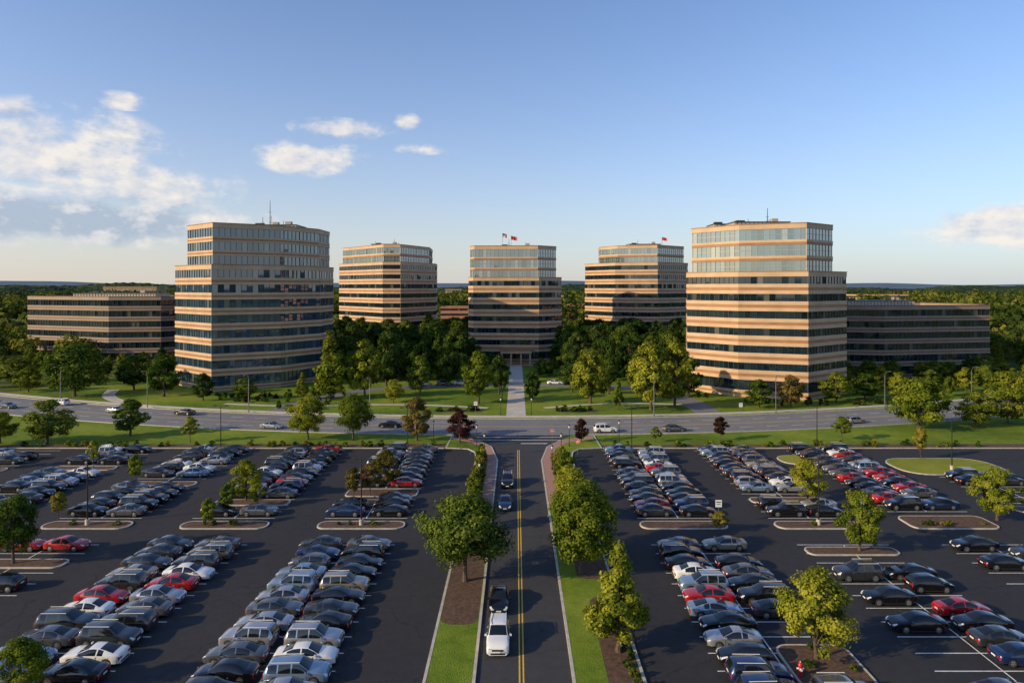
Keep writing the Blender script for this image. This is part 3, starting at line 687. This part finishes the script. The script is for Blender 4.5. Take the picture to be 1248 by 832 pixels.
for c in ROWS:
    for seg,(ya,yb) in enumerate(((28.0,79.6),(88.6,125.4))):
        if c==72.3 and seg==1: yb=108
        if c==55.0 and seg==1: ya=90.5
        n=int((yb-ya)/sp); y0=yb-n*sp
        lines.face([(c-.055,y0,.0122),(c+.055,y0,.0122),(c+.055,yb,.0122),(c-.055,yb,.0122)])
        for i in range(n+1):
            y=y0+i*sp
            lines.face([(c-5.35,y-.06,.0126),(c-.06,y-.06,.0126),(c-.06,y+.06,.0126),(c-5.35,y+.06,.0126)])
            lines.face([(c+.06,y-.06,.0126),(c+5.35,y-.06,.0126),(c+5.35,y+.06,.0126),(c+.06,y+.06,.0126)])
        for i in range(n):
            y=y0+(i+.5)*sp
            if y<46: continue
            for s in(-1,1):
                x=c+s*2.72
                forced=[fc for fx,fy,fc in force if abs(fx-x)<2 and abs(fy-y)<sp/2]
                near_ex=(c in(55.0,-54) and seg==0)
                if near_ex:
                    if not forced and not any(abs(x-a)<2 and abs(y-b_)<sp/2 for a,b_ in ((51.9,79),(51.9,73.5),(57.6,76),(-57,72),(-51,67))): continue
                elif random.random()>occ[c][seg] and not forced: continue
                if any(abs(x-ix)<7.5 and abs(y-iy)<iw/2+1.15 for ix,iy,iw in ISL): continue
                if c==21.1 and s==1 and 49.6<y<58.4: continue
                if c==38.1 and s==-1 and seg==0 and y<72 and i%2==0: continue
                cl=forced[0] if forced else random.choice(cols)
                kd=random.choice(['sedan']*6+['coupe']*3+['suv']*2+['hatch']*1)
                if cl in('red','white'): kd=random.choice(['sedan','coupe'])
                flip=0 if random.random()<.5 else math.pi
                car(x+random.uniform(-.25,.25),y+random.uniform(-.14,.14),flip+random.uniform(-.035,.035),kd,cl)
lines.obj('parking_lines',[M_white])
mv='car'
car(-1.5,57.6,-math.pi/2,'suv','white',mv,.014); car(-1.6,64.6,-math.pi/2,'sedan','black',mv,.014)
car(-1.5,93.5,-math.pi/2,'sedan','navy',mv,.014); car(-1.3,103.8,-math.pi/2,'suv','black',mv,.014)
def onroad(x,off,kind,col,d=0):
    sl=math.atan2(yc(x+1)-yc(x-1),2); car(x,yc(x)+off,sl+d,kind,col,mv,.018)
onroad(18.5,-6,'suv','white'); onroad(-27,-1.9,'sedan','black',math.pi); onroad(-78,4,'sedan','black',math.pi); onroad(-116,5.5,'suv','white',math.pi)
onroad(-96,2,'sedan','silver',0); onroad(-126,-3,'sedan','char',0); onroad(33,-6.3,'sedan','grey'); onroad(-52,-6,'sedan','silver',0); onroad(75,-5,'hatch','silver'); onroad(-140,1,'sedan','red')
for x,y in((-22,208.6),(-17,209.4),(-12,210),(12,210),(17,209.4),(-28,206.8),(24,208)):
    car(x,y+1,random.uniform(-.1,.2),'sedan',random.choice(['black','grey','silver','white']),'parked_car',.02)
# ---------------------------------------------------------------- street furniture
def lampmesh():
    mb=MB(); mb.tube([(0,0,0),(0,0,.7)],[.28,.28],12,2); mb.tube([(0,0,.7),(0,0,8.4)],[.1,.06],8,0)
    mb.tube([(-.9,0,8.3),(.9,0,8.3)],[.04,.04],6,0)
    for s in(-1,1): mb.box((s*1.05,0,8.3),(.62,.34,.16),0); mb.box((s*1.05,0,8.21),(.5,.26,.02),1)
    return mb.mesh('parking_lamp',[M_dkmetal,M_lens,M_kerb],40)
LMP=lampmesh()
for x,y in((-19.5,86),(38.1,86),(-54,86),(72.3,86),(-19.5,122.7),(21.1,124.6),(55,124.8),(-54,124.8),(71.5,112)): place('street_lamp',LMP,(x,y,.1),0)
def postmesh():
    mb=MB(); mb.tube([(0,0,0),(0,0,.35),(0,0,.4),(0,0,3.4)],[.14,.12,.06,.05],8,0)
    mb.tube([(0,0,3.4),(0,0,3.5),(0,0,3.85)],[.08,.14,.19],10,1); mb.tube([(0,0,3.85),(0,0,4.05),(0,0,4.15)],[.24,.1,.02],10,0)
    return mb.mesh('post_lamp',[M_dkmetal,M_lens],40)
PST=postmesh()
for x,y in((-5.6,121),(-7.4,128.5),(8,121),(10,128.5),(-3.6,160),(3.6,160),(-3.6,180),(3.6,180),(-3.6,200),(3.6,200),(-16,132.5),(20,132.5),(-5.4,101),(5.9,112)): place('post_lamp',PST,(x,y,.1),0)
def roadlamp():
    mb=MB(); mb.tube([(0,0,0),(0,0,8),(0,-.5,9),(0,-2,9.3)],[.14,.09,.07,.05],8,0); mb.box((0,-2.3,9.28),(.3,.8,.14),0); return mb.mesh('road_lamp',[M_metal],40)
RDL=roadlamp()
for x in(-120,-92,-64,-34,32,62,92,120): place('road_lamp',RDL,(x,yc(x)+9.8,0),0)
def sign(name,x,y,h,kind,rz=0):
    mb=MB(); mb.tube([(0,0,0),(0,0,h)],[.035,.035],6,0)
    if kind=='stop':
        for R_,yy,m in((.4,-.045,2),(.36,-.05,1)):
            P=[(R_*math.cos(math.pi/8+k*math.pi/4),yy,h-.1+R_*math.sin(math.pi/8+k*math.pi/4)) for k in range(8)]
            mb.face(P,m)
        mb.box((0,-.055,h-.1),(.42,.006,.12),2)
    else:
        mb.box((0,-.05,h-.3),(.8,.03,.9),2); mb.box((0,-.068,h-.12),(.6,.006,.12),3); mb.box((0,-.068,h-.4),(.5,.006,.08),3)
    o=mb.obj(name,[M_metal,M_red,M_wht,M_dkmetal]); o.location=(x,y,.1); o.rotation_euler=(0,0,rz)
sign('stop_sign',6.9,130,2.7,'stop'); sign('stop_sign',-8.2,122,2.5,'stop',.3); sign('stop_sign',11,122,2.5,'stop',-.3)
sign('parking_sign',25.5,86,3,'p'); sign('parking_sign',44.5,88,2.6,'p'); sign('traffic_sign',-9.5,160,3,'p'); sign('traffic_sign',52,158,3,'p')
mb=MB(); mb.tube([(0,0,0),(0,0,.06),(0,0,.07),(0,0,.62),(0,0,.64),(0,0,.68),(0,0,.78),(0,0,.84)],[.17,.17,.12,.12,.16,.16,.1,.03],14,0)
mb.tube([(-.22,0,.45),(.22,0,.45)],[.06,.06],10,1); mb.tube([(0,0,.42),(0,-.2,.42)],[.08,.08],10,1); mb.tube([(0,0,.84),(0,0,.9)],[.035,.03],6,1)
mb.obj('fire_hydrant',[M_red,M_wht],40,loc=(21.9,52.6,.14)).scale=(1.2,1.2,1.2)
def flag(x,y,z,h=6,us=True):
    mb=MB(); mb.tube([(0,0,0),(0,0,h)],[.09,.05],8,0)
    nx,nz=14,13; W_,H_=2.4,1.5
    f=lambda i,j:(.06+W_*i/nx,math.sin(i*.8)*.22*i/nx,h-.1-H_*(nz-j)/nz-.04*i)
    for i in range(nx):
        for j in range(nz):
            m=1 if j%2==0 else 2
            if not us: m=1
            elif i<6 and j>=6: m=3
            mb.face([f(i,j),f(i+1,j),f(i+1,j+1),f(i,j+1)],m)
    o=mb.obj('flagpole',[M_metal,M_red,M_wht,M_blue]); o.location=(x,y,z)
flag(-5.5,276,45.4,6.5); flag(-2.0,276.5,45.4,5.5,False); flag(71,332,49.0,5.5,False)
# ---------------------------------------------------------------- world + sun
AZ=-113; EL=20
w=bpy.data.worlds.new('World'); scene.world=w; w.use_nodes=True; nt=w.node_tree
bg=nt.nodes['Background']; out=nt.nodes['World Output']
sky=nt.nodes.new('ShaderNodeTexSky'); sky.sky_type='NISHITA'; sky.sun_disc=False
sky.sun_elevation=math.radians(EL); sky.sun_rotation=math.radians(AZ); sky.altitude=0; sky.air_density=1.0; sky.dust_density=.8; sky.ozone_density=2.0
tc=nt.nodes.new('ShaderNodeTexCoord'); sx=nt.nodes.new('ShaderNodeSeparateXYZ'); nt.links.new(tc.outputs['Generated'],sx.inputs[0])
az=mth(nt,'MULTIPLY',mth(nt,'ARCTAN2',sx.outputs[0],sx.outputs[1]),180/math.pi)
el=mth(nt,'MULTIPLY',mth(nt,'ARCSINE',sx.outputs[2]),180/math.pi)
hz=mth(nt,'MULTIPLY',mth(nt,'POWER',2.718,mth(nt,'MULTIPLY',mth(nt,'ABSOLUTE',el),-.115)),.74)
skyb=mixc(nt,1.0,sky.outputs[0],(1.0,1.13,1.4),'MULTIPLY')
# haze is warmer towards the sun's side of the sky
side=mth(nt,'MULTIPLY_ADD',sx.outputs[0],-.75,.42,clamp=True)
hzc=mixc(nt,side,(4.55,4.75,4.95),(5.9,5.15,4.45))
skyc=mixc(nt,hz,skyb,hzc)
nt.links.new(skyc,bg.inputs[0]); bg.inputs[1].default_value=.14
cb=nt.nodes.new('ShaderNodeCombineXYZ'); nt.links.new(mth(nt,'MULTIPLY',az,.62),cb.inputs[0]); nt.links.new(el,cb.inputs[1])
n1=noise(nt,cb.outputs[0],.36,7,.6)
of=nt.nodes.new('ShaderNodeVectorMath'); of.operation='ADD'; of.inputs[1].default_value=(-.4,.5,0); nt.links.new(cb.outputs[0],of.inputs[0])
n2=noise(nt,of.outputs[0],.36,4,.6)
CL=[(-33.5,9.0,8.0,4.2,1.35,0),(-28.0,7.0,7.5,2.8,1.2,0),(-33,4.8,15,2.2,1.7,1),(-30,13.3,1.9,.75,1.2,0),(-14.2,12.6,4.6,1.0,1.3,0),(-16.6,10.3,4.8,1.7,1.3,0),(-9,13.5,1.5,.75,1.2,0),(-7.5,11.3,3.2,.5,.6,0),(36.5,4.1,7.5,1.8,2.4,0),(150,14,22,6,1,0)]  # last cloud lies unseen behind the camera, added for reflections
dens=None; low=None
for a,e,ra,re,st,lo in CL:
    dx=mth(nt,'DIVIDE',mth(nt,'SUBTRACT',az,a),ra); dy=mth(nt,'DIVIDE',mth(nt,'SUBTRACT',el,e),re)
    m=mth(nt,'SUBTRACT',1.0,mth(nt,'SQRT',mth(nt,'ADD',mth(nt,'MULTIPLY',dx,dx),mth(nt,'MULTIPLY',dy,dy))))
    m=mth(nt,'MULTIPLY',m,st)
    dens=m if dens is None else mth(nt,'MAXIMUM',dens,m)
    if lo: low=m if low is None else mth(nt,'MAXIMUM',low,m)
d=mth(nt,'ADD',mth(nt,'MULTIPLY',dens,1.0),mth(nt,'MULTIPLY',mth(nt,'SUBTRACT',n1,.5),3.8))
d=mth(nt,'MINIMUM',d,mth(nt,'MULTIPLY',dens,4.0))
ss=nt.nodes.new('ShaderNodeMapRange'); ss.interpolation_type='SMOOTHSTEP'; ss.inputs[1].default_value=-.05; ss.inputs[2].default_value=1.0; nt.links.new(d,ss.inputs[0])
lit=mth(nt,'MULTIPLY',mth(nt,'SUBTRACT',n1,n2),3.6)
lit=mth(nt,'ADD',lit,.66); lit=mth(nt,'SUBTRACT',lit,mth(nt,'MULTIPLY',mth(nt,'MAXIMUM',low,0.),.6),clamp=True)
cc=ramp(nt,lit,[(0,(.44,.53,.66)),(.45,(.76,.76,.8)),(1,(1.0,.93,.84))])
bg2=nt.nodes.new('ShaderNodeBackground'); nt.links.new(cc,bg2.inputs[0]); bg2.inputs[1].default_value=.96
mx=nt.nodes.new('ShaderNodeMixShader'); nt.links.new(mth(nt,'MULTIPLY',ss.outputs[0],.88),mx.inputs[0])
nt.links.new(bg.outputs[0],mx.inputs[1]); nt.links.new(bg2.outputs[0],mx.inputs[2]); nt.links.new(mx.outputs[0],out.inputs[0])
sd=bpy.data.lights.new('sun','SUN'); sd.energy=5.0; sd.angle=math.radians(.5); sd.color=(1,.77,.43)
so=bpy.data.objects.new('sun',sd); COL.objects.link(so)
dv=Vector((math.sin(math.radians(AZ))*math.cos(math.radians(EL)),math.cos(math.radians(AZ))*math.cos(math.radians(EL)),math.sin(math.radians(EL))))
so.rotation_euler=dv.to_track_quat('Z','Y').to_euler(); so.location=(0,0,200)
cd=bpy.data.cameras.new('camera'); cd.lens=24; cd.sensor_width=36; cd.clip_start=.5; cd.clip_end=60000
cd.shift_y=-66/1248; cd.shift_x=-5/1248
co=bpy.data.objects.new('camera',cd); COL.objects.link(co); co.location=(0,0,30); co.rotation_euler=(math.radians(90),0,0)
scene.camera=co
